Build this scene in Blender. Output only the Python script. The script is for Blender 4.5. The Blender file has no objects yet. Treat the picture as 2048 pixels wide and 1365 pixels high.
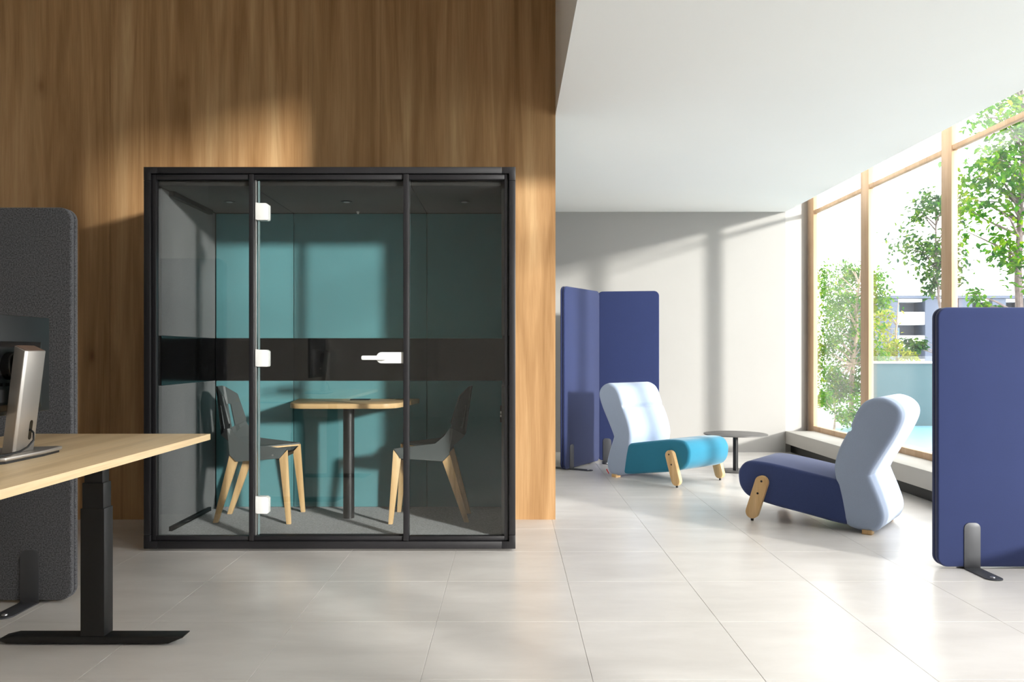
import bpy, bmesh, math, random
from mathutils import Vector, Matrix
random.seed(7)
SC = bpy.context.scene
COL = SC.collection

# ------------------------------------------------------------------ camera
F, CX, CY, CH = 1597.0, 1020.0, 708.0, 1.1386          # focal length and vanishing point in photo pixels, eye height
cam_d = bpy.data.cameras.new('camera')
cam = bpy.data.objects.new('camera', cam_d); COL.objects.link(cam)
cam.location = (0, 0, CH); cam.rotation_euler = (math.pi/2, 0, 0)
cam_d.sensor_width = 36; cam_d.lens = F/2048*36
cam_d.shift_x = (1024-CX)/2048; cam_d.shift_y = (CY-682.5)/2048
cam_d.clip_end = 600
SC.camera = cam

# ------------------------------------------------------------------ light
world = bpy.data.worlds.new('sky'); SC.world = world; world.use_nodes = True
bg = world.node_tree.nodes['Background']
bg.inputs[0].default_value = (1.0, 0.988, 0.98, 1); bg.inputs[1].default_value = 5.6
sun_d = bpy.data.lights.new('sun', 'SUN'); sun_d.energy = 5.8; sun_d.angle = math.radians(3.4)
sun_d.color = (1.0, 0.96, 0.91)
sun = bpy.data.objects.new('sun', sun_d); COL.objects.link(sun)
AZ = math.radians(47.5); EL = math.radians(10.5)
SUNDIR = Vector((-math.cos(AZ)*math.cos(EL), math.sin(AZ)*math.cos(EL), -math.sin(EL)))
sun.rotation_euler = SUNDIR.to_track_quat('-Z', 'Y').to_euler(); sun.location = (12, -8, 6)
vs = SC.view_settings
vs.view_transform = 'Standard'; vs.look = 'None'; vs.gamma = 1.0; vs.use_curve_mapping = False; vs.exposure = 0.06
SC.cycles.use_denoising = True
SC.cycles.max_bounces = 10; SC.cycles.diffuse_bounces = 6; SC.cycles.glossy_bounces = 4
SC.cycles.transparent_max_bounces = 16
SC.cycles.caustics_reflective = False; SC.cycles.caustics_refractive = False
SC.cycles.sample_clamp_indirect = 6

# ------------------------------------------------------------------ helpers
def XX(px, D): return (px-CX)/F*D
def ZZ(py, D): return CH-(py-CY)/F*D
def lin(c):
    c = c/255.0
    return c/12.92 if c <= 0.04045 else ((c+0.055)/1.055)**2.4
def rgb(r, g, b): return (lin(r), lin(g), lin(b), 1)

class B:
    """collects shapes that become ONE mesh"""
    def __init__(s): s.v = []; s.f = []
    def add(s, vs_, fs_):
        n = len(s.v); s.v += [tuple(p) for p in vs_]; s.f += [[i+n for i in f] for f in fs_]; return s
    def box(s, x0, x1, y0, y1, z0, z1):
        return s.add([(x0,y0,z0),(x1,y0,z0),(x1,y1,z0),(x0,y1,z0),(x0,y0,z1),(x1,y0,z1),(x1,y1,z1),(x0,y1,z1)],
              [(0,3,2,1),(4,5,6,7),(0,1,5,4),(1,2,6,5),(2,3,7,6),(3,0,4,7)])
    def prism(s, poly, a, b, fn):
        """poly in 2D, fn(u, v, w) -> 3D, w from a to b"""
        n = len(poly)
        vs_ = [fn(u, v, a) for u, v in poly]+[fn(u, v, b) for u, v in poly]
        fs_ = [list(range(n))[::-1], [n+i for i in range(n)]]+[[i, (i+1) % n, n+(i+1) % n, n+i] for i in range(n)]
        return s.add(vs_, fs_)
    def tube(s, pts, rad, n=12, caps=True):
        pts = [Vector(p) for p in pts]
        if not hasattr(rad, '__len__'): rad = [rad]*len(pts)
        vs_ = []; fs_ = []; ref = None
        for i, p in enumerate(pts):
            t = (pts[min(i+1, len(pts)-1)]-pts[max(i-1, 0)]).normalized()
            if ref is None: ref = Vector((0,0,1)) if abs(t.z) < .9 else Vector((1,0,0))
            u = (ref-t*ref.dot(t)).normalized(); w = t.cross(u); ref = u
            for k in range(n):
                a = 2*math.pi*k/n
                vs_.append(p+(u*math.cos(a)+w*math.sin(a))*rad[i])
        for i in range(len(pts)-1):
            for k in range(n):
                fs_.append([i*n+k, i*n+(k+1) % n, (i+1)*n+(k+1) % n, (i+1)*n+k])
        if caps:
            fs_.append(list(range(n))[::-1]); fs_.append([(len(pts)-1)*n+k for k in range(n)])
        return s.add(vs_, fs_)

def link(name, me, mat, parent=None):
    o = bpy.data.objects.new(name, me); COL.objects.link(o)
    if mat is not None and len(me.materials) == 0: me.materials.append(mat)
    if parent is not None: o.parent = parent
    return o

def mesh(name, b, bevel=0, seg=2, smooth=True, angle=35, solid=0):
    me = bpy.data.meshes.new(name)
    bm = bmesh.new()
    vv = [bm.verts.new(p) for p in b.v]
    for f in b.f:
        try: bm.faces.new([vv[i] for i in f])
        except ValueError: pass
    if solid:
        bmesh.ops.remove_doubles(bm, verts=bm.verts, dist=1e-5)
        bmesh.ops.recalc_face_normals(bm, faces=bm.faces)
        bmesh.ops.solidify(bm, geom=bm.faces[:], thickness=solid)
    bmesh.ops.recalc_face_normals(bm, faces=bm.faces)
    if bevel:
        es = [e for e in bm.edges if len(e.link_faces) == 2 and e.calc_face_angle(0) > math.radians(30)]
        bmesh.ops.bevel(bm, geom=es, offset=bevel, segments=seg, profile=0.5, affect='EDGES', clamp_overlap=True)
    bm.to_mesh(me); bm.free()
    if smooth:
        for p in me.polygons: p.use_smooth = True
        me.set_sharp_from_angle(angle=math.radians(angle))
    return me

def obj(name, b, mat, parent=None, **k):
    return link(name, mesh(name, b, **k), mat, parent)

def tag(o, label, cat, group=None):
    o['label'] = label; o['category'] = cat
    if group: o['group'] = group
    return o

def thing(name, label, cat, loc=(0,0,0), rz=0, group=None):
    o = bpy.data.objects.new(name, None); COL.objects.link(o)
    o.location = loc; o.rotation_euler = (0, 0, rz); o.empty_display_size = .1
    return tag(o, label, cat, group)

def struct(name, b, mat, **k):
    o = obj(name, b, mat, None, **k); o['kind'] = 'structure'; return o
def struct_empty(name, loc=(0,0,0)):
    o = bpy.data.objects.new(name, None); COL.objects.link(o); o.location = loc; o['kind'] = 'structure'; return o

def rrect(x0, x1, y0, y1, r, n=6, rs=None):
    """rounded rectangle outline; rs = radii for (x1y0, x1y1, x0y1, x0y0)"""
    rs = rs or (r, r, r, r); out = []
    for (cx, cy, a0), rr in zip(((x1, y0, -90), (x1, y1, 0), (x0, y1, 90), (x0, y0, 180)), rs):
        sx = -1 if cx == x1 else 1; sy = 1 if cy == y0 else -1
        if rr <= 0: out.append((cx, cy)); continue
        for k in range(n+1):
            a = math.radians(a0+90*k/n)
            out.append((cx+sx*rr+rr*math.cos(a), cy+sy*rr+rr*math.sin(a)))
    return out

# ------------------------------------------------------------------ materials
def new_mat(name):
    m = bpy.data.materials.new(name); m.use_nodes = True
    nt = m.node_tree; p = nt.nodes['Principled BSDF']
    return m, nt, p
def nd(nt, t, **k):
    n = nt.nodes.new(t)
    for a, v in k.items(): setattr(n, a, v)
    return n
def coords(nt, scale=(1,1,1), kind='Object'):
    tc = nd(nt, 'ShaderNodeTexCoord'); mp = nd(nt, 'ShaderNodeMapping')
    mp.inputs['Scale'].default_value = scale
    nt.links.new(tc.outputs[kind], mp.inputs[0]); return mp.outputs[0]
def noise(nt, vec, scale, detail=3, rough=.5, dist=0):
    n = nd(nt, 'ShaderNodeTexNoise'); n.inputs['Scale'].default_value = scale
    n.inputs['Detail'].default_value = detail; n.inputs['Roughness'].default_value = rough
    n.inputs['Distortion'].default_value = dist
    if vec is not None: nt.links.new(vec, n.inputs['Vector'])
    return n.outputs['Fac']
def ramp(nt, fac, stops):
    r = nd(nt, 'ShaderNodeValToRGB'); e = r.color_ramp.elements
    while len(e) < len(stops): e.new(.5)
    for i, (p, c) in enumerate(stops): e[i].position = p; e[i].color = c
    nt.links.new(fac, r.inputs[0]); return r.outputs[0]
def bump(nt, p, h, strength, dist=.001):
    b = nd(nt, 'ShaderNodeBump'); b.inputs['Strength'].default_value = strength; b.inputs['Distance'].default_value = dist
    nt.links.new(h, b.inputs['Height']); nt.links.new(b.outputs[0], p.inputs['Normal'])
def mixc(nt, a, b, fac, mode='MIX'):
    m = nd(nt, 'ShaderNodeMix', data_type='RGBA', blend_type=mode)
    for s, v in ((0, fac), (6, a), (7, b)):
        if hasattr(v, 'links') or isinstance(v, bpy.types.NodeSocket): nt.links.new(v, m.inputs[s])
        else: m.inputs[s].default_value = v
    return m.outputs[2]

def plain(name, c, rough=.5, metal=0, spec=.5, var=.04, vscale=6, bmp=0, bscale=200):
    m, nt, p = new_mat(name)
    v = coords(nt); n = noise(nt, v, vscale, 4)
    lo = tuple(max(0, x*(1-var)) for x in c[:3])+(1,); hi = tuple(x*(1+var) for x in c[:3])+(1,)
    nt.links.new(ramp(nt, n, [(.3, lo), (.7, hi)]), p.inputs['Base Color'])
    p.inputs['Roughness'].default_value = rough; p.inputs['Metallic'].default_value = metal
    p.inputs['Specular IOR Level'].default_value = spec
    if bmp: bump(nt, p, noise(nt, v, bscale, 2), bmp)
    return m

def fabric(name, c, fleck=.25, scale=420, rough=.95, sheen=.25, bmp=.35):
    m, nt, p = new_mat(name)
    v = coords(nt); n = noise(nt, v, scale, 3, .7); n2 = noise(nt, v, 5, 3)
    lo = tuple(x*(1-fleck) for x in c[:3])+(1,); hi = tuple(min(1, x*(1+fleck)) for x in c[:3])+(1,)
    base = ramp(nt, n, [(.32, lo), (.68, hi)])
    tone = ramp(nt, n2, [(.3, (.95,.95,.95,1)), (.7, (1,1,1,1))])
    nt.links.new(mixc(nt, base, tone, 1.0, 'MULTIPLY'), p.inputs['Base Color'])
    p.inputs['Roughness'].default_value = rough; p.inputs['Specular IOR Level'].default_value = .2
    p.inputs['Sheen Weight'].default_value = sheen; p.inputs['Sheen Roughness'].default_value = .5
    bump(nt, p, n, bmp, .0006)
    return m

def wood(name, dark, mid, light, grain=(9, 9, .55), fine=(170, 170, 4), rough=.45, rings=7.0, knots=False):
    """long-grained veneer: grain runs along the axis with the small scale"""
    m, nt, p = new_mat(name)
    vb = coords(nt, grain)
    a = noise(nt, vb, 1.0, 5, .55, .6)
    # cathedral figure: sine of distorted coordinate
    mul = nd(nt, 'ShaderNodeMath', operation='MULTIPLY'); mul.inputs[1].default_value = rings*6.283
    nt.links.new(noise(nt, vb, .42, 2, .45, .25), mul.inputs[0])
    sn = nd(nt, 'ShaderNodeMath', operation='SINE'); nt.links.new(mul.outputs[0], sn.inputs[0])
    mr = nd(nt, 'ShaderNodeMapRange'); nt.links.new(sn.outputs[0], mr.inputs[0])
    mr.inputs[1].default_value = -1; mr.inputs[2].default_value = 1
    col = ramp(nt, a, [(.28, dark), (.5, mid), (.74, light)])
    figure = ramp(nt, mr.outputs[0], [(0, (.80,.76,.70,1)), (.5, (1,1,1,1)), (1, (1,1,1,1))])
    col = mixc(nt, col, figure, .7, 'MULTIPLY')
    f = noise(nt, coords(nt, fine), 1.0, 3, .6)
    col = mixc(nt, col, ramp(nt, f, [(.3, (.82,.78,.74,1)), (.62, (1,1,1,1))]), .7, 'MULTIPLY')
    if knots:
        vo = nd(nt, 'ShaderNodeTexVoronoi'); vo.inputs['Scale'].default_value = 1.0
        nt.links.new(coords(nt, (1.7, 0, .85)), vo.inputs['Vector'])
        col = mixc(nt, col, ramp(nt, vo.outputs['Distance'], [(.0, (.30,.22,.16,1)), (.022, (.6,.5,.42,1)), (.05, (.86,.82,.78,1)), (.1, (1,1,1,1))]), .9, 'MULTIPLY')
    nt.links.new(col, p.inputs['Base Color'])
    p.inputs['Roughness'].default_value = rough; p.inputs['Specular IOR Level'].default_value = .35
    bump(nt, p, f, .12, .0006)
    return m

def glass(name, tint=(1,1,1,1), ior=1.5, gain=1.0):
    m = bpy.data.materials.new(name); m.use_nodes = True; nt = m.node_tree
    nt.nodes.remove(nt.nodes['Principled BSDF']); out = nt.nodes['Material Output']
    tr = nd(nt, 'ShaderNodeBsdfTransparent'); tr.inputs[0].default_value = tint
    gl = nd(nt, 'ShaderNodeBsdfGlossy'); gl.inputs['Roughness'].default_value = 0.0; gl.inputs[0].default_value = (1,1,1,1)
    fr = nd(nt, 'ShaderNodeFresnel'); gm = nd(nt, 'ShaderNodeNewGeometry'); ri = nd(nt, 'ShaderNodeMapRange')
    ri.inputs[3].default_value = ior; ri.inputs[4].default_value = 1/ior      # thin sheet: the same reflectance at both faces
    nt.links.new(gm.outputs['Backfacing'], ri.inputs[0]); nt.links.new(ri.outputs[0], fr.inputs[0])
    ml = nd(nt, 'ShaderNodeMath', operation='MULTIPLY'); ml.inputs[1].default_value = gain
    nt.links.new(fr.outputs[0], ml.inputs[0])
    mx = nd(nt, 'ShaderNodeMixShader')
    nt.links.new(ml.outputs[0], mx.inputs[0]); nt.links.new(tr.outputs[0], mx.inputs[1]); nt.links.new(gl.outputs[0], mx.inputs[2])
    nt.links.new(mx.outputs[0], out.inputs[0])
    return m

def leafmat(name, stops):
    m = bpy.data.materials.new(name); m.use_nodes = True; nt = m.node_tree
    nt.nodes.remove(nt.nodes['Principled BSDF']); out = nt.nodes['Material Output']
    geo = nd(nt, 'ShaderNodeNewGeometry')
    n = noise(nt, geo.outputs['Position'], 7, 4, .75)
    c = ramp(nt, n, stops)
    df = nd(nt, 'ShaderNodeBsdfDiffuse'); tl = nd(nt, 'ShaderNodeBsdfTranslucent')
    nt.links.new(c, df.inputs[0]); nt.links.new(c, tl.inputs[0])
    mx = nd(nt, 'ShaderNodeMixShader'); mx.inputs[0].default_value = .5
    nt.links.new(df.outputs[0], mx.inputs[1]); nt.links.new(tl.outputs[0], mx.inputs[2])
    nt.links.new(mx.outputs[0], out.inputs[0]); return m

M = {}
M['wall'] = plain('grey_plaster', rgb(162, 160, 157), .9, var=.02, vscale=1.5, bmp=.05)
M['dim'] = plain('warm_grey_plaster', rgb(206, 201, 194), .9, var=.02, vscale=1.5)
M['ceil'] = plain('white_ceiling', rgb(246, 245, 243), .9, var=.01, vscale=.8)
M['veneer'] = wood('oak_veneer_wall', rgb(151, 113, 72), rgb(177, 138, 95), rgb(199, 164, 120), knots=True)
M['oak'] = wood('oak_solid', rgb(206, 168, 118), rgb(222, 186, 136), rgb(232, 202, 156), grain=(14, 14, 1.4), rings=4, fine=(220, 220, 8), rough=.5)
M['oak_y'] = wood('oak_desk', rgb(228, 198, 154), rgb(237, 210, 168), rgb(244, 221, 184), grain=(10, .8, 10), rings=3, fine=(200, 5, 200), rough=.42)
M['oak_x'] = wood('oak_table', rgb(206, 170, 120), rgb(220, 186, 138), rgb(230, 200, 154), grain=(1.0, 12, 12), rings=3, fine=(6, 220, 220), rough=.45)
M['beech'] = wood('beech_frame', rgb(196, 162, 130), rgb(206, 174, 142), rgb(214, 186, 156), grain=(12, 12, .8), rings=2, fine=(150, 150, 4), rough=.5)
M['frame'] = plain('anthracite_frame', rgb(31, 30, 33), .42, .2, var=.03)
M['black'] = plain('black_powdercoat', rgb(13, 13, 14), .5, var=.05)
M['softblack'] = plain('black_plastic', rgb(22, 23, 25), .4, var=.05)
M['gloss'] = plain('black_gloss_band', rgb(14, 14, 15), .12, var=.02)
M['felt'] = fabric('dark_grey_felt', rgb(84, 84, 87), .85, 170)
M['felt_pod'] = fabric('grey_pod_felt', rgb(106, 107, 108), .25, 420)
M['felt_dark'] = fabric('charcoal_ceiling_felt', rgb(44, 43, 42), .2, 420)
M['carpet'] = fabric('grey_carpet', rgb(102, 105, 108), .7, 120, bmp=.8)
M['teal'] = fabric('teal_wool', rgb(92, 144, 150), .14, 520)
M['teal_seat'] = fabric('teal_blue_seat', rgb(40, 120, 148), .16, 520)
M['navy_seat'] = fabric('navy_seat', rgb(60, 73, 118), .2, 520)
M['pale'] = fabric('pale_blue_wool', rgb(160, 174, 197), .08, 520)
M['navy'] = fabric('navy_screen_felt', rgb(37, 47, 86), .2, 420)
M['seam'] = fabric('dark_seam', rgb(38, 38, 44), .2, 520)
M['seam_navy'] = fabric('navy_seam', rgb(26, 28, 52), .2, 520)
M['bracket'] = plain('graphite_bracket', rgb(74, 75, 79), .45, .3)
M['chair'] = plain('graphite_ply_shell', rgb(74, 80, 80), .5, var=.03)
M['steel'] = plain('steel', rgb(206, 206, 206), .3, .9)
M['silver'] = plain('silver_monitor_stand', rgb(178, 172, 166), .34, .75, var=.02)
M['white'] = plain('white_lacquer', rgb(240, 240, 238), .3, .15, var=.01)
M['table_grey'] = plain('graphite_table', rgb(92, 90, 89), .42, .2)
M['bench'] = plain('grey_bench', rgb(186, 183, 177), .75, var=.03, vscale=2)
M['red'] = fabric('red_tag', rgb(226, 70, 72), .1, 500)
M['glass'] = glass('pod_glass', (.96, .97, .968, 1), 1.52, 1.15)
M['wglass'] = glass('window_glass', (.985, .995, .99, 1), 1.45, .8)
M['bark'] = plain('tree_bark', rgb(112, 100, 98), .9, var=.3, vscale=20)
M['bark_pale'] = plain('pale_bark', rgb(150, 132, 116), .9, var=.25, vscale=20)
GREEN = [(.3, rgb(18, 54, 44)), (.43, rgb(44, 108, 22)), (.56, rgb(96, 142, 24)), (.7, rgb(170, 172, 44))]
M['leaf'] = leafmat('leaves_green', GREEN)
M['leaf_b'] = leafmat('leaves_blue_green', [(.3, rgb(30, 52, 56)), (.45, rgb(48, 88, 48)), (.58, rgb(88, 124, 46)), (.72, rgb(160, 160, 72))])
M['leaf_y'] = leafmat('leaves_yellow', [(.3, rgb(80, 118, 40)), (.5, rgb(146, 154, 52)), (.7, rgb(186, 180, 90))])
M['terrace'] = plain('pale_terrace', rgb(172, 182, 185), .6, var=.04, vscale=1)
M['retain'] = plain('teal_render', rgb(64, 90, 98), .8, var=.06, vscale=2)
M['bld_grey'] = plain('building_grey', rgb(62, 72, 90), .8, var=.04)
M['bld_white'] = plain('building_white', rgb(232, 236, 240), .8, var=.01)
M['bld_glass'] = plain('building_window', rgb(120, 176, 200), .15, var=.05)

def floor_mat():
    m, nt, p = new_mat('stone_floor_tile')
    geo = nd(nt, 'ShaderNodeNewGeometry'); oi = nd(nt, 'ShaderNodeObjectInfo')
    mp = nd(nt, 'ShaderNodeMapping'); mp.inputs['Scale'].default_value = (1, 2.6, 1)
    nt.links.new(geo.outputs['Position'], mp.inputs[0])
    a = noise(nt, mp.outputs[0], 1.6, 5, .6, .3)
    c = ramp(nt, a, [(.1, rgb(192, 187, 182)), (.9, rgb(228, 224, 220))])
    c = mixc(nt, c, ramp(nt, oi.outputs['Random'], [(0, (.975,.975,.975,1)), (1, (1,1,1,1))]), 1, 'MULTIPLY')
    nt.links.new(c, p.inputs['Base Color'])
    p.inputs['Roughness'].default_value = .29
    p.inputs['Specular IOR Level'].default_value = .5
    return m
M['tile'] = floor_mat()
M['grout'] = plain('grout', rgb(190, 185, 180), .9)

# ------------------------------------------------------------------ room shell
XL, XW, YB, YF, HZ = -5.4, 3.52, -5.0, 9.23, 4.4     # left wall, window plane, rear, far wall, high ceiling
XE = 0.312                                            # end of the veneered wall and of the soffit
YV = 5.48                                             # face of the veneered wall
XS, ZC = 3.185, 2.78                                  # edge and height of the low ceiling
YS = 3.6                                              # near end of the low ceiling
fl = struct('floor', B().box(XL-.1, XW+.15, YB-.1, YF+.3, -.2, -.004), M['grout'], smooth=False)
g = .0007
tile_me = mesh('tile', B().box(g, .6-g, g, .6-g, -.012, 0), bevel=.0006, seg=1, smooth=False)
tile_me.materials.append(M['tile'])
for i in range(-9, 5):
    for j in range(-2, 11):
        x, y = .288+.6*i, 2.79+.6*j
        if y > 5.7 and x < -.2: continue
        if i == 4 or x+.6 > XW+.1: continue
        link('tile', tile_me, None, fl).location = (x, y, 0)
sb = B().box(.288+.6*4, XW, 1.59, YF+.2, -.05, 0)
sb.box(XL, XW, YB, 1.59, -.05, 0)
o = obj('near_floor_field', sb, M['tile'], fl, smooth=False); 

struct('wall_far', B().box(XL, XS, YF, YF+.15, 0, HZ), M['wall'], smooth=False)
b = B(); b.prism([(XS, YF), (3.512, 9.43), (3.512, 9.62), (XS, 9.62)], 0, HZ, lambda u, v, w: (u, v, w))
struct('wall_reveal', b, M['wall'], smooth=False)
struct('wall_left', B().box(XL-.15, XL, YB, YF+.1, 0, HZ), M['dim'], smooth=False)
struct('wall_rear', B().box(XL, XW+.15, YB-.15, YB, 0, HZ), M['dim'], smooth=False)
struct('wall_partition', B().box(XE-.12, XE, YV+.02, YF, 0, HZ), M['wall'], smooth=False)
struct('ceiling', B().box(XL-.1, XW+.2, YB-.1, YF+.4, HZ, HZ+.15), M['dim'], smooth=False)
b = B(); b.box(XE, XS, YS, YF, ZC, HZ)
struct('ceiling_soffit', b, M['ceil'], smooth=False)
struct('trim_1', B().box(XS, XW+.15, YS-.1, 9.6, 3.3, HZ), M['ceil'], smooth=False)

# veneered wall with the recess that takes the pod
PX0, PX1, PZ1, PYF, PYB = -2.111, .0317, 2.216, 4.60, 5.72
wv = struct('wall_back', B().box(XL, PX0, YV+.02, YV+.12, 0, HZ).box(PX0, PX1, YV+.02, YV+.12, PZ1, HZ).box(PX1, XE-.12, YV+.02, YV+.12, 0, HZ), M['veneer'], smooth=False)
j = .001
for poly in ([(XL, 0), (-4.135-j, 0), (-4.135-j, HZ), (XL, HZ)],
             [(-4.135+j, 0), (-2.745-j, 0), (-2.745-j, HZ), (-4.135+j, HZ)],
             [(-2.745+j, 0), (PX0, 0), (PX0, PZ1), (-1.355-.0004, PZ1), (-1.355-.0004, HZ), (-2.745+j, HZ)],
             [(-1.355+.0004, PZ1), (.0317, PZ1), (.0317, HZ), (-1.355+.0004, HZ)],
             [(.0325, 0), (XE, 0), (XE, HZ), (.0325, HZ)]):
    b = B(); b.prism(poly, YV, YV+.019, lambda u, v, w: (u, w, v))
    obj('veneer_panel', b, M['veneer'], wv, smooth=False)

# window wall: solid before the first window, windows after it
YW0 = -1.5
struct('wall_right', B().box(XW, XW+.15, YB, YW0, 0, HZ).box(XW, XW+.15, YW0, 9.6, -.02, .21).box(XW, XW+.15, YW0, YS-.1, 4.2, HZ), M['wall'], smooth=False)
bn = struct('trim_2', B().box(XS, XW, YW0, YF, .099, .244), M['bench'], bevel=.004)
struct('trim_3', B().box(XS+.06, XW, YW0, YF, 0, .099), M['black'], smooth=False)
MUL = [(9.265, 9.487), (7.84, 8.02), (6.366, 6.521), (4.92, 5.07), (3.47, 3.62), (-.84, -.69), (-1.5, -1.35)]
for i in range(len(MUL)-1):
    y1, y0 = MUL[i][0], MUL[i+1][1]; top = 3.3 if y1 > 3.6 else 4.2
    w = struct_empty('window_%d' % (i+1), (XW, (y0+y1)/2, .21)); oy = (y0+y1)/2
    def loc(b):
        b.v = [(x-XW, y-oy, z-.21) for x, y, z in b.v]; return b
    a0, a1 = MUL[i]
    obj('mullion', loc(B().box(XW, XW+.05, a0, a1, .21, top)), M['beech'], w, bevel=.003)
    if i == len(MUL)-2:
        c0, c1 = MUL[-1]
        obj('mullion', loc(B().box(XW, XW+.05, c0, c1, .21, top)), M['beech'], w, bevel=.003)
    obj('transom', loc(B().box(XW+.005, XW+.05, y0, y1, 2.765, 2.805)), M['beech'], w, bevel=.003)
    obj('bottom_rail', loc(B().box(XW, XW+.06, y0, y1, .21, .30)), M['beech'], w, bevel=.003)
    if top > 4: obj('head_rail', loc(B().box(XW, XW+.06, y0, y1, 4.12, 4.2)), M['beech'], w, bevel=.003)
    obj('pane', loc(B().box(XW+.040, XW+.046, y0-.004, y1+.004, .29, 2.785)), M['wglass'], w, smooth=False)
    obj('pane', loc(B().box(XW+.040, XW+.046, y0-.004, y1+.004, 2.789, top-.005)), M['wglass'], w, smooth=False)

# ------------------------------------------------------------------ meeting pod
pod = thing('meeting_pod', 'black framed glass meeting booth with teal padded walls against the wood wall', 'booth', ((PX0+PX1)/2, PYF, 0))
def podobj(name, b, mat, parent=None, **k):
    off = ((PX0+PX1)/2, PYF, 0)
    b.v = [(x-off[0], y-off[1], z-off[2]) for x, y, z in b.v]
    return obj(name, b, mat, parent or pod, **k)
sx = .0375
PZ0 = .014
cz, cw = .078, .078       # corner connector size
for x0, x1 in ((PX0, PX0+sx), (PX1-sx, PX1)):
    podobj('stile', B().box(x0, x1, PYF, PYF+.1, PZ0+cz+.001, PZ1-cz-.001), M['frame'], bevel=.003)
for z0, z1 in ((PZ0, PZ0+.042), (PZ1-sx, PZ1)):
    podobj('rail', B().box(PX0+cw+.001, PX1-cw-.001, PYF, PYF+.1, z0, z1), M['frame'], bevel=.003)
for sxx in (0, 1):
    for szz in (0, 1):
        xa, xb = (PX0, PX0+cw) if not sxx else (PX1-cw, PX1)
        za, zb = (PZ0, PZ0+cz) if not szz else (PZ1-cz, PZ1)
        hv = .042 if not szz else sx
        if not sxx: pl = [(xa, za), (xb, za), (xb, za+hv), (xa+sx, za+hv), (xa+sx, zb), (xa, zb)] if not szz else [(xa, za), (xa+sx, za), (xa+sx, zb-hv), (xb, zb-hv), (xb, zb), (xa, zb)]
        else: pl = [(xa, za), (xb, za), (xb, zb), (xb-sx, zb), (xb-sx, za+hv), (xa, za+hv)] if not szz else [(xb-sx, za), (xb, za), (xb, zb), (xa, zb), (xa, zb-hv), (xb-sx, zb-hv)]
        b = B(); b.prism(pl, PYF, PYF+.1, lambda u, v, w: (u, w, v)); podobj('corner_connector', b, M['frame'], bevel=.002)
# inner frame bars, a little behind the outer frame
gy = PYF+.016
IZ0, IZ1 = ZZ(1073, gy), ZZ(359, gy)
def bar(x0, x1, z0, z1, y0=gy, y1=gy+.036, name='frame_bar', mat='frame'):
    return podobj(name, B().box(x0, x1, y0, y1, z0, z1), M[mat], bevel=.002)
bar(PX0+sx+.003, XX(312, gy), PZ0+.045, PZ1-sx-.003)
bar(XX(1009, gy), PX1-sx-.003, PZ0+.045, PZ1-sx-.003)
XA0, XA1 = XX(499, gy), XX(508.5, gy); XB0, XB1 = XX(807, gy), XX(818, gy)
bar(XA0, XA1, PZ0+.045, PZ1-sx-.003, PYF+.004, gy+.036, 'door_post')
bar(XB0, XB1, PZ0+.045, PZ1-sx-.003, PYF+.004, gy+.036, 'door_post')
for x0, x1 in ((XX(312, gy)+.001, XA0-.001), (XA1+.001, XB0-.001), (XB1+.001, XX(1009, gy)-.001)):
    bar(x0, x1, PZ0+.045, IZ0); bar(x0, x1, IZ1, PZ1-sx-.003)
G0, G1 = gy+.024, gy+.034
podobj('glass_pane', B().box(XX(312, gy), XA0, G0, G1, IZ0, IZ1), M['glass'], smooth=False)
podobj('glass_pane', B().box(XB1, XX(1009, gy), G0, G1, IZ0, IZ1), M['glass'], smooth=False)
door = podobj('glass_door', B().box(XX(514, gy), XB0-.004, G0, G1, IZ0+.004, IZ1-.004), M['glass'], smooth=False)
podobj('door_seal', B().box(XA1+.001, XX(511.5, gy), gy+.01, gy+.04, IZ0+.002, IZ1-.002), M['steel'], door, bevel=.001)
podobj('door_edge', B().box(XX(513.6, gy), XX(516.5, gy), G0-.001, G1+.001, IZ0+.004, IZ1-.004), plain('glass_edge', rgb(120, 140, 142), .25), door, smooth=False)
podobj('bottom_seal', B().box(XX(516, gy), XB0-.004, G0-.002, G1+.002, IZ0+.001, IZ0+.006), M['black'], door, smooth=False)
for yy in (422, 716, 1010.5):
    zc = ZZ(yy, gy); x0, x1 = XX(510, gy), XX(536, gy); hh = .0495
    pl = [(x0, zc-hh), (x0+.008, zc-hh), (x0+.012, zc-hh-.003), (x1-.006, zc-hh-.003), (x1, zc-hh+.003), (x1, zc+hh-.012), (x1-.014, zc+hh-.003), (x0+.022, zc+hh-.003), (x0+.006, zc+hh), (x0, zc+hh)]
    for ya, yb in ((G0-.022, G0-.0005), (G1+.0005, G1+.018)):
        b = B(); b.prism(pl, ya, yb, lambda u, v, w: (u, w, v)); h_ = podobj('hinge', b, M['white'], door, bevel=.003)
        if ya < G0: h_['label'] = 'white clamp hinge'
hz = ZZ(716, gy); hx0, hx1 = XX(752, gy), XX(808, gy)
b = B(); b.prism(rrect(hx0, hx1-.002, hz-.0325, hz+.0325, .02, 8, (.003, .003, .031, .031)), G0-.02, G0-.0005, lambda u, v, w: (u, w, v))
hd = podobj('handle', b, M['white'], door, bevel=.003, seg=3); hd['label'] = 'white lever door handle'
b = B(); b.prism(rrect(XX(724, gy), XX(776, gy), hz-.0125, hz+.0125, .0095, 6), G0-.052, G0-.036, lambda u, v, w: (u, w, v))
b.tube([(XX(769, gy), G0-.046, hz), (XX(769, gy), G0-.015, hz)], .011, 14)
podobj('lever', b, M['white'], door, bevel=.003)
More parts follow.
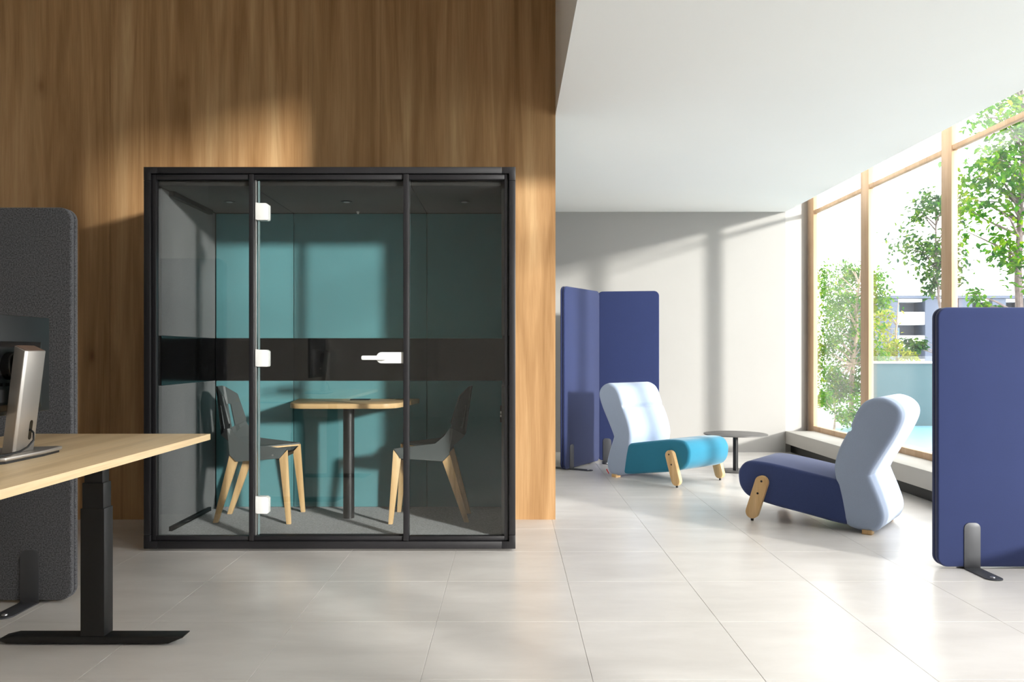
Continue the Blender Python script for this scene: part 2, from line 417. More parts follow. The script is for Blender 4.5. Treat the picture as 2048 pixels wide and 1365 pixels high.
# carcass
podobj('base', B().box(PX0+.02, PX1-.02, PYF+.06, PYB-.01, .006, .064), M['black'], smooth=False)
for x in (PX0+.08, PX1-.08):
    podobj('levelling_foot', B().tube([(x, PYF+.12, 0), (x, PYF+.12, .008)], .03, 14), M['black'])
podobj('carpet', B().box(PX0+.03, PX1-.03, PYF+.085, PYB-.03, .0645, .07), M['carpet'], smooth=False)
IXL, IXR, IYB = -2.05, -.05, 5.56
podobj('side_shell', B().box(PX0, PX0+.02, PYF+.1, PYB, .03, PZ1), M['frame'], smooth=False)
podobj('side_shell', B().box(PX1-.02, PX1, PYF+.1, PYB, .03, PZ1), M['frame'], smooth=False)
podobj('back_shell', B().box(PX0+.021, PX1-.021, PYB-.02, PYB, .03, PZ1), M['frame'], smooth=False)
podobj('roof', B().box(PX0+.021, PX1-.021, PYF+.1, PYB-.021, PZ1-.03, PZ1), M['frame'], smooth=False)
IZT = 2.118; BZ0, BZ1 = .951, 1.245
bx = [IXL, -1.508, -.579, IXR]
podobj('core_board', B().box(IXL-.004, IXR+.004, IYB+.03, PYB-.021, .071, 2.185), M['black'], smooth=False)
for i in range(3):
    x0, x1 = bx[i]+.0015, bx[i+1]-.0015
    podobj('wall_pad', B().box(x0, x1, IYB, IYB+.035, BZ1+.001, IZT-.002), M['teal'], bevel=.006, seg=3)
    podobj('wall_pad', B().box(x0, x1, IYB, IYB+.035, .071, BZ0-.001), M['teal'], bevel=.006, seg=3)
    podobj('gloss_band', B().box(x0, x1, IYB+.004, IYB+.035, BZ0, BZ1), M['gloss'], smooth=False)
    podobj('ceiling_pad', B().box(x0, x1, PYF+.056, IYB-.001, IZT, IZT+.05), M['felt_dark'], bevel=.004)
for xa, xb, xs in ((PX0+.021, IXL, IXL), (IXR, PX1-.021, IXR)):
    podobj('side_pad', B().box(xa, xb, PYF+.102, IYB-.003, BZ1+.001, IZT-.003), M['felt_pod'], bevel=.004)
    podobj('side_pad', B().box(xa, xb, PYF+.102, IYB-.003, .071, BZ0-.001), M['felt_pod'], bevel=.004)
    e = .003 if xs == IXL else -.003
    podobj('gloss_band', B().box(min(xa, xb)+(.003 if xs != IXL else 0), max(xa, xb)-(.003 if xs == IXL else 0), PYF+.105, IYB-.003, BZ0, BZ1), M['gloss'], smooth=False)
podobj('vent_slot', B().box(IXL-.01, IXL+.02, 4.80, 5.43, .0705, .098), M['black'], bevel=.003)
podobj('vent_slot', B().box(IXL-.01, IXL+.03, 4.80, 5.43, 2.085, 2.117), M['black'], bevel=.003)
for x in (-1.804, -1.051, -.293):
    dl = podobj('downlight', B().tube([(x, 5.135, IZT-.004), (x, 5.135, IZT+.01)], .037, 24), M['softblack'])
    podobj('lens', B().tube([(x, 5.135, IZT-.0055), (x, 5.135, IZT-.0042)], .020, 20), M['steel'], dl)
podobj('motion_sensor', B().tube([(-1.047, 5.50, IZT-.016), (-1.047, 5.50, IZT)], [.006, .011], 14), M['white'])
sw = podobj('switch_plate', B().box(IXR-.008, IXR, 4.708, 4.74, ZZ(845, 4.72), ZZ(812, 4.72)), M['black'], bevel=.001)
for k in range(2):
    for q in range(2):
        zz = ZZ(835, 4.7)+.020*k
        podobj('marking', B().box(IXR-.0075+.0035*q, IXR-.0055+.0035*q+.0008, 4.7072, 4.7079, zz, zz+.014), M['white'], sw, smooth=False)

# ------------------------------------------------------------------ table in the pod
TC = -1.05; TZ = .826
tt = thing('meeting_table', 'oak wall table on one dark round leg between two folded shell chairs', 'table', (TC, 5.2, .07))
half = [(-.25, 4.975), (-.29, 4.99), (-.322, 5.02), (-.343, 5.06), (-.355, 5.11)]
pl = [(-.42, 5.552), (.42, 5.552)]+[(-x, y) for x, y in half[::-1]]+half
pl = pl[:2]+[(-x, y) for x, y in half[::-1]]+half
b = B(); b.prism([(x, y-5.2) for x, y in pl], TZ-.031-.07, TZ-.07, lambda u, v, w: (u, v, w))
obj('table_top', b, M['oak_x'], tt, bevel=.002)
obj('leg', B().tube([(0, 0, 0.0005), (0, 0, TZ-.031-.07-.008)], .036, 28), M['softblack'], tt)
obj('mounting_plate', B().box(-.09, .09, -.09, .09, TZ-.031-.07-.008, TZ-.031-.0705), M['black'], tt, bevel=.002)
b = B(); b.prism(rrect(-.03, .10, .17, .26, .012), TZ-.07, TZ-.07+.006, lambda u, v, w: (u, v, w)); obj('cable_port', b, M['black'], tt, bevel=.002)

# ------------------------------------------------------------------ folded shell chairs
def make_chair(label, loc, rz):
    t = thing('shell_chair', label, 'chair', loc, rz, 'folded shell chairs in the glass booth')
    b = B(); L = lambda p, q, k: Vector(p)*(1-k)+Vector(q)*k
    P = {}
    for s in (1, -1):
        P[s] = dict(T=(-.497, .05*s, .86), S=(-.435, .15*s, .80), M=(-.375, .178*s, .60), G=(-.45, .062*s, .53), F=(-.29, .172*s, .49),
             R=(-.36, .062*s, .452), C=(-.02, .167*s, .46), K1=(-.425, .188*s, .53), K2=(-.372, .19*s, .434), A1=(-.065, .188*s, .41), A2=(-.328, .195*s, .392))
    V = (-.235, 0, .456)
    p, n = P[1], P[-1]
    b.add([p['T'], n['T'], n['G'], p['G']], [(0,1,2,3)]); b.add([p['G'], n['G'], n['R'], p['R']], [(0,1,2,3)])
    b.add([p['R'], n['R'], V], [(0,1,2)])
    for s in (1, -1):
        q = P[s]
        us, ws = [0, .36, .86, 1], [0, .12, .32, 1]
        for i in range(3):
            for jj in range(3):
                if i == 1 and jj == 1: continue
                pt = lambda u, w: L(L(q['T'], q['G'], u), L(q['S'], q['M'], u), w)
                b.add([pt(us[i], ws[jj]), pt(us[i+1], ws[jj]), pt(us[i+1], ws[jj+1]), pt(us[i], ws[jj+1])], [(0,1,2,3)])
        b.add([q['G'], q['M'], q['F'], q['R']], [(0,1,2,3)])
        b.add([q['R'], q['F'], q['C'], V], [(0,1,2), (0,2,3)])
        b.add([q['M'], q['K2'], q['F']], [(0,1,2)])
        b.add([q['F'], q['K2'], q['C']], [(0,1,2)])
        b.add([q['K2'], q['A2'], q['A1'], q['C']], [(0,1,2,3)])
    obj('shell', b, M['chair'], t, solid=.009, smooth=True, angle=12)
    for s in (1, -1):
        for nm, top, foot, yt, yf in (('leg', [(-.018, .462), (-.066, .408)], [(-.017, 0), (.010, 0)], .186, .205), ('leg', [(-.328, .39), (-.374, .436)], [(-.492, 0), (-.462, 0)], .19, .15)):
            pl = top+foot if nm else None
            vs_ = []
            for th in (0, .026):
                for k, (x, z) in enumerate(pl):
                    y = yf+(yt-yf)*min(1, z/.43)-th
                    vs_.append((x, y*s, z))
            bb = B(); bb.add(vs_, [(0,1,2,3), (7,6,5,4)]+[(i, (i+1) % 4, 4+(i+1) % 4, 4+i) for i in range(4)])
            obj('leg', bb, M['oak'], t, bevel=.002)
        for x, z in ((-.31, .413), (-.105, .432)):
            y = .192*s
            obj('screw', B().tube([(x, y-.002*s, z), (x, y+.004*s, z)], .0065, 12), M['steel'], t)
        q = P[s]
        e0, e1 = Vector(V), Vector(q['C'])
        bb = B(); dx = Vector((.0025, 0, 0)); up = Vector((0, 0, .0012)); dn = Vector((0, 0, -.0085))
        bb.add([e0+up+dx, e1+up+dx*.2, e1+dn+dx*.2, e0+dn+dx, e0+up-dx, e1+up-dx, e1+dn-dx, e0+dn-dx], [(0,1,2,3), (7,6,5,4), (0,4,5,1), (3,2,6,7), (0,3,7,4), (1,5,6,2)])
        obj('plywood_edge', bb, M['oak'], t, smooth=False)
    obj('stretcher', B().box(-.33, -.07, -.02, .02, .40, .42).box(-.34, -.31, -.17, .17, .40, .42).box(-.09, -.06, -.17, .17, .40, .42), M['black'], t, smooth=False)
    return t
make_chair('dark grey folded chair with oak legs beside the felt side wall of the booth', (-1.388, 5.20, .07), math.radians(1.5))
make_chair('dark grey folded chair with oak legs on the door handle side of the booth', (-.752, 5.20, .07), math.radians(180))

# ------------------------------------------------------------------ acoustic screens
def pads(t, w, h, th, z0, x0, y0, rot, mat, seam, r=.055):
    """one upright padded leaf, local x along its width, front towards -y"""
    R = Matrix.Translation((x0, y0, 0)) @ Matrix.Rotation(rot, 4, 'Z')
    def put(b): b.v = [tuple(R @ Vector(v)) for v in b.v]; return b
    ol = rrect(0, w, z0, z0+h, r, 8); gp = .0016
    for nm, a, c in (('front_pad', 0, th/2-gp), ('back_pad', th/2+gp, th)):
        b = B(); b.prism(ol, a, c, lambda u, v, k: (u, k, v)); obj(nm, put(b), mat, t, bevel=.0085, seg=3)
    b = B(); b.prism(rrect(.003, w-.003, z0+.003, z0+h-.003, r, 8), th/2-gp-.004, th/2+gp+.004, lambda u, v, k: (u, k, v)); obj('seam_strip', put(b), seam, t, smooth=False)
    return R
def bracket(t, R, x, side, th):
    """L-shaped foot: side -1 front, +1 back"""
    w = .0435; tk = .004
    ys = -tk if side < 0 else th
    b = B(); b.prism(rrect(x-w, x+w, .004, .245, .03, 6, (0, .03, .03, 0)), ys, ys+tk, lambda u, v, k: (u, k, v))
    L_ = .225
    if side < 0: ol = rrect(x-w, x+w, -L_, 0, .04, 8, (.04, 0, 0, .04))
    else: ol = rrect(x-w, x+w, th, th+L_, .04, 8, (0, .04, .04, 0))
    b.prism(ol, .0, .006, lambda u, v, k: (u, v, k))
    b.v = [tuple(R @ Vector(v)) for v in b.v]
    br = obj('foot_bracket', b, M['bracket'], t, bevel=.0012); br['label'] = 'dark grey metal foot bracket'
    yc = -L_+.045 if side < 0 else th+L_-.045
    c = R @ Vector((x, yc, 0)); 
    obj('screw', B().tube([c+Vector((0,0,.006)), c+Vector((0,0,.0095)), c+Vector((0,0,.0125))], [.013, .012, .005], 18), M['steel'], br)

t = thing('acoustic_screen', 'tall charcoal felt acoustic screen standing behind the oak desk', 'screen', (-2.0, 3.64, 0))
R = pads(t, 1.2, 1.795, .06, .012, -1.2, 0, 0, M['felt'], M['seam'])
for x in (-.19+1.2, .19): bracket(t, R, x, -1, .06); bracket(t, R, x, 1, .06)
t = thing('acoustic_screen', 'single navy felt screen standing alone in front of the tall windows', 'screen', (2.262, 4.22, 0))
R = pads(t, .86, 1.375, .065, .01, 0, 0, 0, M['navy'], M['seam_navy'])
for x in (.18, .68): bracket(t, R, x, -1, .065); bracket(t, R, x, 1, .065)
t = thing('corner_screen', 'navy felt corner screen of two hinged leaves behind the teal lounge chair', 'screen', (.53, 7.74, 0))
a1 = math.atan2(8.43-7.74, .945-.53); l1 = math.hypot(8.43-7.74, .945-.53)
R = pads(t, l1, 1.788, .05, .01, 0, 0, a1, M['navy'], M['seam_navy'])
bracket(t, R, .15, -1, .05); bracket(t, R, .15, 1, .05); bracket(t, R, l1-.12, 1, .05)
a2 = math.atan2(8.36-8.45, 1.56-.925); l2 = math.hypot(8.36-8.45, 1.56-.925)
R = pads(t, l2, 1.788, .05, .01, .925-.53, 8.44-7.74, a2, M['navy'], M['seam_navy'])
bracket(t, R, .10, -1, .05); bracket(t, R, l2-.1, -1, .05); bracket(t, R, l2-.1, 1, .05)

# ------------------------------------------------------------------ lounge chairs
def smooth_closed(pts, sharp=(), n=5):
    out = []; N = len(pts)
    for i in range(N):
        p0, p1, p2, p3 = [Vector(pts[(i+k) % N]) for k in (-1, 0, 1, 2)]
        m1 = (p2-p0)*.5 if i not in sharp else (p2-p1)*.9
        m2 = (p3-p1)*.5 if (i+1) % N not in sharp else (p2-p1)*.9
        d = (p2-p1).length
        if m1.length > d*1.2: m1 = m1.normalized()*d*1.2
        if m2.length > d*1.2: m2 = m2.normalized()*d*1.2
        for k in range(n):
            u = k/n; u2, u3 = u*u, u*u*u
            out.append((2*u3-3*u2+1)*p1+(u3-2*u2+u)*m1+(-2*u3+3*u2)*p2+(u3-u2)*m2)
    return out
def cushion(prof, half, r, n=6, dent=None):
    """profile in (s, z), extruded sideways with softly rolled sides"""
    N = len(prof)
    area = sum(prof[i].x*prof[(i+1) % N].y-prof[(i+1) % N].x*prof[i].y for i in range(N))
    sg = 1 if area > 0 else -1
    nrm = []
    for i in range(N):
        t_ = (prof[(i+1) % N]-prof[i-1]); t_ = t_.normalized() if t_.length > 1e-9 else Vector((1, 0))
        nrm.append(Vector((-t_.y, t_.x))*sg)
    for _ in range(4): nrm = [((nrm[i-1]+nrm[i]*2+nrm[(i+1) % N]).normalized()) for i in range(N)]
    rings = [(-half+r*(1-math.cos(math.pi/2*k/n)), r*(1-math.sin(math.pi/2*k/n))) for k in range(n+1)]
    rings = [(-half, r+.004)]+rings
    full = rings+[(-y, ins) for y, ins in rings[::-1]]
    b = B(); vs_ = []; fs_ = []
    for y, ins in full:
        for i in range(N):
            q = prof[i]+nrm[i]*(ins+(dent(prof[i])*max(0, 1-ins/r)**2 if dent else 0)); vs_.append((q.x, y, q.y))
    for k in range(len(full)-1):
        for i in range(N): fs_.append([k*N+i, k*N+(i+1) % N, (k+1)*N+(i+1) % N, (k+1)*N+i])
    fs_.append(list(range(N))); fs_.append([(len(full)-1)*N+i for i in range(N)][::-1])
    return b.add(vs_, fs_)
BACK = [(-.66,.79),(-.705,.84),(-.78,.866),(-.855,.848),(-.905,.80),(-.912,.735),(-.87,.63),(-.80,.505),(-.745,.405),(-.731,.372),(-.745,.335),(-.785,.235),(-.812,.145),(-.808,.085),(-.778,.034),(-.72,.017),(-.65,.024),(-.60,.04),(-.575,.072),(-.566,.12),(-.552,.2),(-.532,.29),(-.515,.385),(-.522,.46),(-.552,.55),(-.600,.650),(-.630,.722)]
BSHARP = (9,)
SEAT = [(-.53,.327),(-.33,.362),(-.10,.397),(.03,.403),(.085,.385),(.122,.335),(.128,.285),(.115,.222),(.075,.170),(.02,.146),(-.10,.116),(-.334,.080),(-.575,.044),(-.612,.07),(-.60,.16),(-.58,.26),(-.565,.305)]
SSHARP = ()
bp = smooth_closed(BACK, BSHARP, 9); sp = smooth_closed(SEAT, SSHARP)
def lounge(label, loc, fwd, seatmat, red_tag=False):
    t = thing('lounge_chair', label, 'armchair', loc, math.atan2(fwd[1], fwd[0]), 'lounge chairs by the windows')
    obj('backrest', cushion(bp, .29, .027, dent=lambda q: .024*math.exp(-((q.y-.66)/.012)**2) if q.x > -.68 else 0), M['pale'], t, angle=60)
    obj('seat', cushion(sp, .288, .024), seatmat, t, angle=60)
    for s in (1, -1):
        top, bot, rr, th = Vector((-.052, .268)), Vector((.013, .060)), .044, .020
        d = (top-bot).normalized(); nn = Vector((-d.y, d.x)); ol = []
        for k in range(13):
            a = math.pi*k/12; ol.append(top+nn*rr*math.cos(a)*-1+d*rr*math.sin(a))
        for k in range(13):
            a = math.pi*k/12; ol.append(bot+nn*rr*math.cos(a)-d*rr*math.sin(a))
        yc = .3115*s
        b = B(); b.prism([(q.x, q.y) for q in ol], yc-th, yc+th, lambda u, v, k: (u, k, v))
        lg = obj('leg', b, M['oak'], t, bevel=.004)
        for q in (Vector((-.055, .276)), Vector((-.029, .192))):
            ya, yb = (yc+th-.003, yc+th+.0008) if s > 0 else (yc-th-.0008, yc-th+.003)
            obj('bolt', B().tube([(q.x, ya, q.y), (q.x, yb, q.y)], .0075, 14), M['black'], lg)
        obj('glide', B().tube([(.016, yc, 0), (.016, yc, .024)], .010, 14), M['black'], lg)
        obj('rear_foot', B().box(-.745, -.685, s*.265-.03, s*.265+.03, .0, .028), M['oak'], t, bevel=.003)
    if red_tag: obj('fabric_tag', B().add([(-.815,-.2905,.060),(-.785,-.2905,.022),(-.782,-.2905,.030),(-.809,-.2905,.068),(-.815,-.286,.060),(-.785,-.286,.022),(-.782,-.286,.030),(-.809,-.286,.068)], [(0,1,2,3),(7,6,5,4),(0,4,5,1),(1,5,6,2),(2,6,7,3),(3,7,4,0)]), M['red'], t, smooth=False)
    return t
lounge('lounge chair with teal seat and pale blue back before the corner screen', (1.409+.3115*.76, 6.80+.3115*.65, 0), (.65, -.76), M['teal_seat'], True)
lounge('lounge chair with navy seat and pale blue back turned away beside the window bench', (1.667+.3115*.611, 5.444+.3115*.791, 0), (-.791, .611), M['navy_seat'])

# ------------------------------------------------------------------ side table
t = thing('side_table', 'low round grey metal side table near the far wall', 'table', (2.186, 7.74, 0))
obj('table_top', B().tube([(0,0,.356), (0,0,.364)], .302, 64), M['table_grey'], t, bevel=.0015)
obj('column', B().tube([(0,0,.008), (0,0,.3555)], .0245, 24), M['softblack'], t)
obj('base_plate', B().tube([(0,0,0), (0,0,.0078)], .168, 56), M['table_grey'], t, bevel=.0015)

# ------------------------------------------------------------------ desk and monitor
DZ = .805; DXR, DXL, DYF, DYN = -1.249, -2.05, 3.33, 1.73
t = thing('standing_desk', 'oak topped sit-stand desk with black telescopic legs', 'desk', ((DXL+DXR)/2, (DYF+DYN)/2, 0))
def dk(b): b.v = [(x-(DXL+DXR)/2, y-(DYF+DYN)/2, z) for x, y, z in b.v]; return b
obj('desk_top', dk(B().box(DXL, DXR, DYN, DYF, DZ-.025, DZ)), M['oak_y'], t, bevel=.0012)
for yc in (3.15, 1.95):
    xc = -1.625
    fo = B(); fo.prism([(-2.0, .018), (-1.965, .006), (-1.335, .006), (-1.276, .030), (-1.276, .034), (-1.95, .034), (-2.0, .022)], yc-.035, yc+.035, lambda u, v, k: (u, k, v))
    obj('foot', dk(fo), M['black'], t, bevel=.002)
    for xx in (-1.93, -1.36):
        obj('glide', dk(B().tube([(xx, yc, 0), (xx, yc, .008)], .018, 14), ), M['black'], t)
    lg = obj('leg', dk(B().box(xc-.052, xc+.042, yc-.035, yc+.035, .0345, ZZ(1018, 3.115))), M['black'], t, bevel=.003)
    obj('leg_stage', dk(B().box(xc-.047, xc+.037, yc-.031, yc+.031, ZZ(1018, 3.115)-.02, ZZ(967, 3.115))), M['black'], lg, bevel=.003)
    obj('leg_stage', dk(B().box(xc-.041, xc+.031, yc-.027, yc+.027, ZZ(967, 3.115)-.02, DZ-.047)), M['black'], lg, bevel=.003)
    obj('cross_beam', dk(B().box(-1.98, -1.32, yc-.03, yc+.03, DZ-.047, DZ-.0255)), M['black'], t, bevel=.002)
obj('frame_beam', dk(B().box(-1.70, -1.66, 1.99, 3.11, DZ-.06, DZ-.026)), M['black'], t, bevel=.002)

MX, MY0, MY1, MZ0, MZ1 = -1.62, 2.27, 2.81, .94, 1.265
mo = thing('monitor', 'black computer monitor on a silver stand seen from behind on the desk', 'monitor', (-1.60, 2.54, DZ))
def mk(b): b.v = [(x+1.60, y-2.54, z-DZ) for x, y, z in b.v]; return b
cs = obj('casing', mk(B().box(MX-.02, MX, MY0, MY1, MZ0, MZ1)), M['softblack'], mo, bevel=.004)
obj('screen', mk(B().box(MX-.0215, MX-.0202, MY0+.006, MY1-.006, MZ0+.012, MZ1-.006)), M['gloss'], cs, smooth=False)
b = B(); x0, x1 = MX, MX+.026
b.add([(x0, MY0+.05, MZ0+.012), (x0, MY1-.05, MZ0+.012), (x0, MY1-.05, MZ1-.085), (x0, MY0+.05, MZ1-.085),
       (x1, MY0+.07, MZ0+.035), (x1, MY1-.10, MZ0+.035), (x1, MY1-.10, MZ1-.105), (x1, MY0+.07, MZ1-.105)], [(0,1,2,3),(4,5,6,7),(0,1,5,4),(1,2,6,5),(2,3,7,6),(3,0,4,7)])
hb = obj('rear_housing', mk(b), M['softblack'], mo, bevel=.003)
obj('label_sticker', mk(B().box(x1, x1+.0006, 2.40, 2.60, MZ0+.045, MZ0+.085)), plain('sticker_grey', rgb(64, 64, 66), .5), hb, smooth=False)
for k in range(4):
    obj('print_mark', mk(B().box(x1+.0007, x1+.0012, 2.555+.011*k, 2.560+.011*k, MZ0+.068, MZ0+.080)), M['white'], hb, smooth=False)
for k in range(5):
    obj('port', mk(B().box(x1, x1+.001, 2.42+.035*k, 2.437+.035*k, MZ0+.096, MZ0+.106)), M['gloss'], hb, smooth=False)
b = B().tube([(x1-.004, 2.54, 1.10), (x1+.03, 2.54, 1.10)], .045, 24); b.box(x1+.02, -1.545, 2.51, 2.57, 1.075, 1.125)
obj('mount_arm', mk(b), M['gloss'], mo, bevel=.003)
# column, leaning slightly, with an angled cap
ctop, cbot = -1.532, -1.572
w0 = .105; th = .040
def colring(xc, z, dz): return [(xc-th/2, 2.50, z+dz), (xc+th/2-.006, 2.497, z), (xc+th/2, 2.506, z), (xc+th/2, 2.50+w0-.004, z), (xc+th/2-.006, 2.50+w0, z), (xc-th/2, 2.50+w0, z+dz)]
b = B(); r0 = colring(cbot, DZ+.0205, 0); r1 = colring(ctop, 1.148, .016)
b.add(r0+r1, [(5,4,3,2,1,0), (6,7,8,9,10,11)]+[(i, (i+1) % 6, 6+(i+1) % 6, 6+i) for i in range(6)])
co = obj('stand_column', mk(b), M['silver'], mo, bevel=.002, angle=50); co['label'] = 'silver stand column'
b = B(); capz = 1.1485
r1 = [(x*.94+ctop*.06, (y-2.552)*.94+2.552, z+.0004) for x, y, z in colring(ctop, 1.148, .016)]; r2 = [(x, y, z+.001) for x, y, z in r1]
b.add(r1+r2, [(5,4,3,2,1,0), (6,7,8,9,10,11)]+[(i, (i+1) % 6, 6+(i+1) % 6, 6+i) for i in range(6)])
obj('column_cap', mk(b), plain('brown_cap', rgb(104, 84, 74), .4), co, smooth=False)
def colx(z): return cbot+(ctop-cbot)*(z-DZ-.0205)/(1.148-DZ-.0205)+th/2
b = B(); b.prism(rrect(2.562, 2.578, .862, .925, .0079, 6), 0, .0007, lambda u, v, k: (colx(v)+k, u, v)); obj('cable_slot', mk(b), M['gloss'], co, smooth=False)
b = B(); b.prism([(-1.71, 2.40), (-1.545, 2.385), (-1.518, 2.405), (-1.512, 2.60), (-1.522, 2.715), (-1.535, 2.722), (-1.71, 2.66)], DZ+.008, DZ+.020, lambda u, v, k: (u, v, k))
ba = obj('stand_base', mk(b), M['silver'], mo, bevel=.003)
b = B(); b.prism([(-1.705, 2.405), (-1.545, 2.39), (-1.523, 2.41), (-1.517, 2.60), (-1.527, 2.705), (-1.705, 2.655)], DZ, DZ+.0078, lambda u, v, k: (u, v, k))
obj('base_pad', mk(b), M['black'], ba, smooth=False)
cable = [(colx(.895)-.004, 2.569, .90), (colx(.89)+.012, 2.567, .885), (colx(.88)+.018, 2.56, .862), (-1.532, 2.535, .842), (-1.535, 2.50, .832), (-1.54, 2.45, .829), (-1.56, 2.38, .826), (-1.60, 2.30, .8085), (-1.66, 2.2, .8085), (-1.75, 2.1, .8085)]
cb = obj('cable', mk(B().tube(cable, .0032, 10)), M['black'], mo)

# ------------------------------------------------------------------ outside: terrace, wall, trees, building
gt = struct('terrace_ground', B().box(XW+.16, 40, -30, 140, -.3, -.03), M['terrace'], smooth=False)
struct('terrace_pool', B().box(4.7, 12.2, 9.6, 12.84, -.0305, -.022), plain('pale_pool_blue', rgb(112, 158, 176), .35, var=.05, vscale=3), smooth=False)
t = thing('garden_wall', 'teal rendered garden wall with a glass rail outside the window', 'wall', (8.2, 12.85, -.03))
obj('wall_body', B().box(-2.35, 4, 0, .25, 0, 1.01), M['retain'], t, bevel=.006)
obj('coping', B().box(-2.38, 4, -.03, .28, 1.0105, 1.045), M['bld_white'], t, bevel=.004)
obj('glass_rail', B().box(-2.3, 4, .11, .122, 1.0455, 1.13), M['wglass'], t, smooth=False)

def leaf_mesh(L_, W_):
    pts = [(0,0,0), (.3,.42,.06), (.65,.40,.05), (1,0,-.08), (.65,-.40,.05), (.3,-.42,.06), (.32,0,0), (.66,0,-.02)]
    me = bpy.data.meshes.new('leaf')
    me.from_pydata([(x*L_, y*W_, z*L_) for x, y, z in pts], [], [(0,6,1), (1,6,7,2), (2,7,3), (0,5,6), (5,4,7,6), (4,3,7)])
    return me
def tree(name, label, base, trunk_pts, r0, crowns, n_leaf, lsize, lmat, bmat, seed, n_obj=0, group='trees outside the windows', seen=None):
    """crowns: (x, y, z, rx, ry, rz) blobs relative to base; branches run from the trunk to leaf clusters"""
    rnd = random.Random(seed)
    t = thing(name, label, 'tree', base, 0, group)
    tp = [Vector(p) for p in trunk_pts]
    obj('trunk', B().tube(tp, [r0*(1-.75*i/(len(tp)-1)) for i in range(len(tp))], 10), M[bmat], t)
    bb = B(); centers = []
    for (cx, cy, cz_, rx, ry, rz_) in crowns:
        k = max(3, int(9*(rx*rz_)**.5*2))
        for _ in range(k):
            while True:
                q = Vector((rnd.uniform(-1,1), rnd.uniform(-1,1), rnd.uniform(-1,1)))
                if q.length < 1: break
            c = Vector((cx+q.x*rx, cy+q.y*ry, cz_+q.z*rz_)); centers.append((c, min(rx, rz_)))
            tz = max(tp[0].z+.35*(tp[-1].z-tp[0].z), min(tp[-1].z, c.z-.25*(abs(c.x-tp[-1].x)+abs(c.y-tp[-1].y))-.15))
            for a, e in zip(tp[:-1], tp[1:]):
                if a.z <= tz <= e.z: s0 = a.lerp(e, (tz-a.z)/max(1e-6, e.z-a.z)); break
            else: s0 = tp[-1]
            mid = s0.lerp(c, .5)+Vector((rnd.uniform(-.08,.08), rnd.uniform(-.08,.08), rnd.uniform(0,.12)))
            bb.tube([s0, mid, c], [r0*.34, r0*.2, r0*.06], 5)
    br = obj('branches', bb, M[bmat], t); br['kind'] = 'stuff'
    lv = []
    for i in range(n_leaf):
        c, rr = rnd.choice(centers)
        p = c+Vector((rnd.gauss(0, .32), rnd.gauss(0, .32), rnd.gauss(0, .28)))*rr*1.0
        rot = Matrix.Rotation(rnd.uniform(0, 6.283), 4, 'Z') @ Matrix.Rotation(rnd.uniform(-.3, 1.1), 4, 'Y') @ Matrix.Rotation(rnd.uniform(-.7, .7), 4, 'X')
        s = lsize*rnd.uniform(.65, 1.3)
        lv.append((s, Matrix.Translation(p) @ rot @ Matrix.Scale(s, 4)))
    me = leaf_mesh(1, .55); me.materials.append(M[lmat])
    def visible(m):
        w = m.translation+Vector(base); px = CX+F*w.x/w.y; py = CY-F*(w.z-CH)/w.y
        return any(x0 < px < x1 and y0 < py < y1 for x0, x1, y0, y1 in seen)
    single = []
    if n_obj:
        vis = sorted([k for k in range(len(lv)) if visible(lv[k][1])], key=lambda k: -lv[k][0]/(lv[k][1].translation.y+base[1]))
        single = vis[:n_obj]
        for k in single:
            o = link('leaf', me, None, t); o.matrix_local = lv[k][1]
    ss = set(single); fb = B()
    lp = [v.co.copy() for v in me.vertices]; lf = [list(p.vertices) for p in me.polygons]
    for k, (s, m) in enumerate(lv):
        if k in ss: continue
        fb.add([m @ q for q in lp], lf)
    if fb.v:
        fm = bpy.data.meshes.new('foliage'); fm.from_pydata(fb.v, [], fb.f)
        fo = link('foliage', fm, M[lmat], t); fo['kind'] = 'stuff'
    return t
SEEN = [(1917, 2048, 190, 610), (1749, 1882, 330, 715)]
# large tree behind the last window bay
tree('garden_tree', 'tall broadleaf tree with a grey trunk rising past the window transom', (5.82, 9.1, -.03),
     [(0,0,0), (.02,0,1.0), (-.03,0,2.0), (.03,.05,2.9), (.05,0,3.8), (.0,.05,4.6)], .055,
     [(-.42,0,2.75,.42,.4,.62), (-.25,0,3.75,.45,.4,.35), (.35,0,3.2,.6,.5,.8), (-.1,.1,4.4,.5,.5,.3), (-.40,0,1.75,.28,.3,.15), (.5,0,2.0,.4,.4,.35), (-.15,0,2.3,.3,.3,.25), (-.5,0,3.2,.35,.4,.5), (.1,0,4.1,.5,.4,.4)], 3600, .088, 'leaf', 'bark', 3, 290, seen=SEEN)
# slender tree in the middle bay
tree('garden_tree', 'slender multi-branched tree with blue green leaves before the garden wall', (6.05, 11.2, -.03),
     [(.22,0,0), (.17,0,.8), (.06,0,1.4), (-.03,0,1.9), (-.08,0,2.5), (-.05,.05,3.2)], .034,
     [(-.15,0,3.15,.22,.3,.45), (-.28,0,2.55,.42,.4,.38), (.05,0,2.9,.3,.3,.6), (-.1,0,2.2,.35,.3,.2), (-.35,0,1.30,.32,.3,.12), (.0,0,2.5,.3,.3,.3)], 2600, .075, 'leaf_b', 'bark', 5, 290, seen=SEEN)
tree('garden_tree', 'dense light green tree filling the narrow window beside the far wall', (5.88, 14.0, -.03),
     [(.10,0,0), (.12,0,.9), (.2,0,1.5), (.2,0,2.1), (.3,0,2.8)], .045,
     [(-.2,0,2.2,.30,.4,.45), (.35,0,2.3,.32,.4,.55), (.1,.3,1.6,.55,.5,.5), (.45,0,1.2,.3,.3,.5), (-.25,0,1.0,.25,.3,.6), (.3,.2,.5,.45,.4,.35), (-.2,.2,.3,.4,.4,.25), (.0,.4,1.2,.6,.5,.6), (.1,.4,2.0,.6,.5,.6), (.2,.6,2.6,.5,.4,.3)], 11000, .07, 'leaf', 'bark_pale', 9)
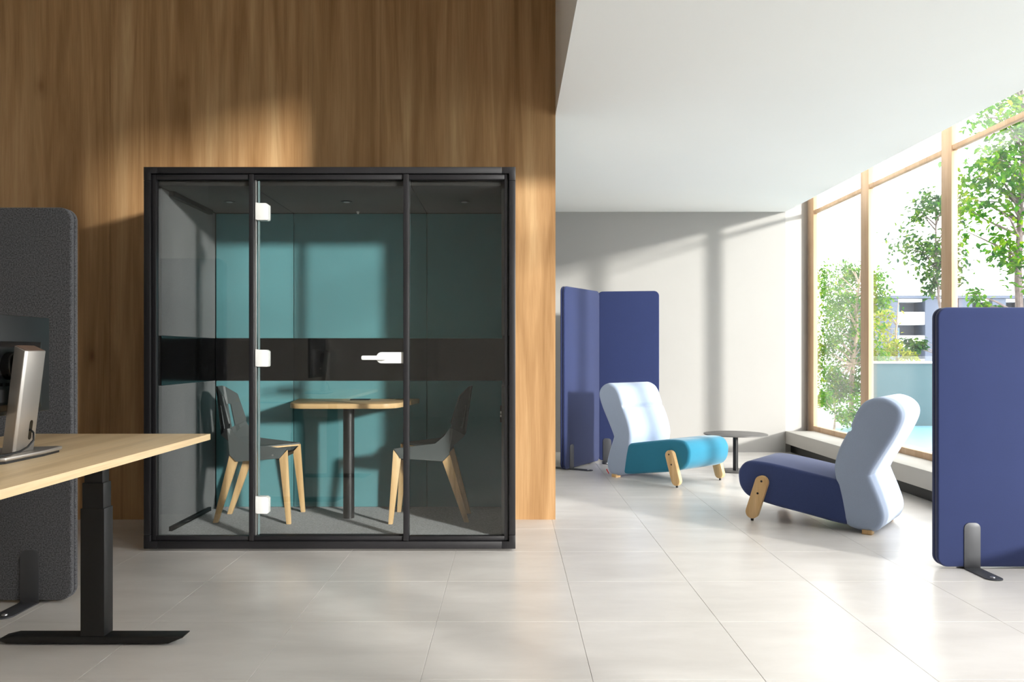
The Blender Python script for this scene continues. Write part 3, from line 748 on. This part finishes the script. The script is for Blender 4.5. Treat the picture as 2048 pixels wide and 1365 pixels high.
tree('shrub', 'yellow green shrub rising behind the end of the garden wall', (7.35, 15.2, -.03),
     [(0,0,0), (.02,0,.8), (.0,0,1.6), (.05,0,2.2)], .03,
     [(-.1,0,1.85,.26,.3,.28), (-.1,0,1.35,.30,.3,.35), (.1,0,1.1,.3,.3,.2)], 900, .085, 'leaf_y', 'bark_pale', 12, group='shrubs outside the windows')
tree('shrub', 'low leafy shrub at the foot of the dense light green tree', (4.95, 12.2, -.03),
     [(0,0,0), (.02,0,.2), (.0,0,.45)], .02,
     [(0,0,.32,.32,.3,.22), (.35,0,.25,.25,.25,.2)], 700, .07, 'leaf', 'bark_pale', 15, group='shrubs outside the windows')

# far building, about 100 m away
BD = 100.0
bl = thing('apartment_building', 'grey apartment block with white balconies far beyond the garden', 'building', (XX(1781, BD), BD, -.3))
ux = BD/F
def bz(py): return ZZ(py, BD)+.3
def bxx(px): return (px-1781)*ux
obj('wall', B().box(0, bxx(2110), 2.5, 12, 0, bz(598)), M['bld_grey'], bl, smooth=False)
obj('roof_slab', B().box(bxx(1779), bxx(2112), -.6, 12.2, bz(597.5), bz(592)), M['bld_grey'], bl, smooth=False)
for k in range(5):
    p0 = 1781+k*67
    obj('fin', B().box(bxx(p0), bxx(p0+(13 if k == 0 else 27)), -.3, 2.5, 0, bz(598)), M['bld_grey'], bl, smooth=False)
    p1, p2 = p0+(13 if k == 0 else 27)+.3, p0+66.7
    if k: p1 = p0+27.3
    obj('lintel', B().box(bxx(p1), bxx(p2), .4, 2.5, bz(604), bz(598)), M['bld_white'], bl, smooth=False)
    for f in range(3):
        y = 47*f
        obj('balcony', B().box(bxx(p1), bxx(p2), -.2, .0, bz(650+y), bz(624.5+y)), M['bld_white'], bl, smooth=False)
        obj('balcony_floor', B().box(bxx(p1), bxx(p2), 0, 2.49, bz(650+y), bz(647+y)), M['bld_white'], bl, smooth=False)
        w0_, w1_ = p1+1, p1+24
        wn = obj('window', B().box(bxx(w0_), bxx(w1_), 2.38, 2.499, bz(640+y), bz(606+y)), M['bld_grey'], bl, smooth=False)
        for q in range(2):
            a = w0_+1+q*11.3
            obj('pane', B().box(bxx(a), bxx(a+9.6), 2.33, 2.375, bz(639+y), bz(607.5+y)), M['bld_glass'], wn, smooth=False)
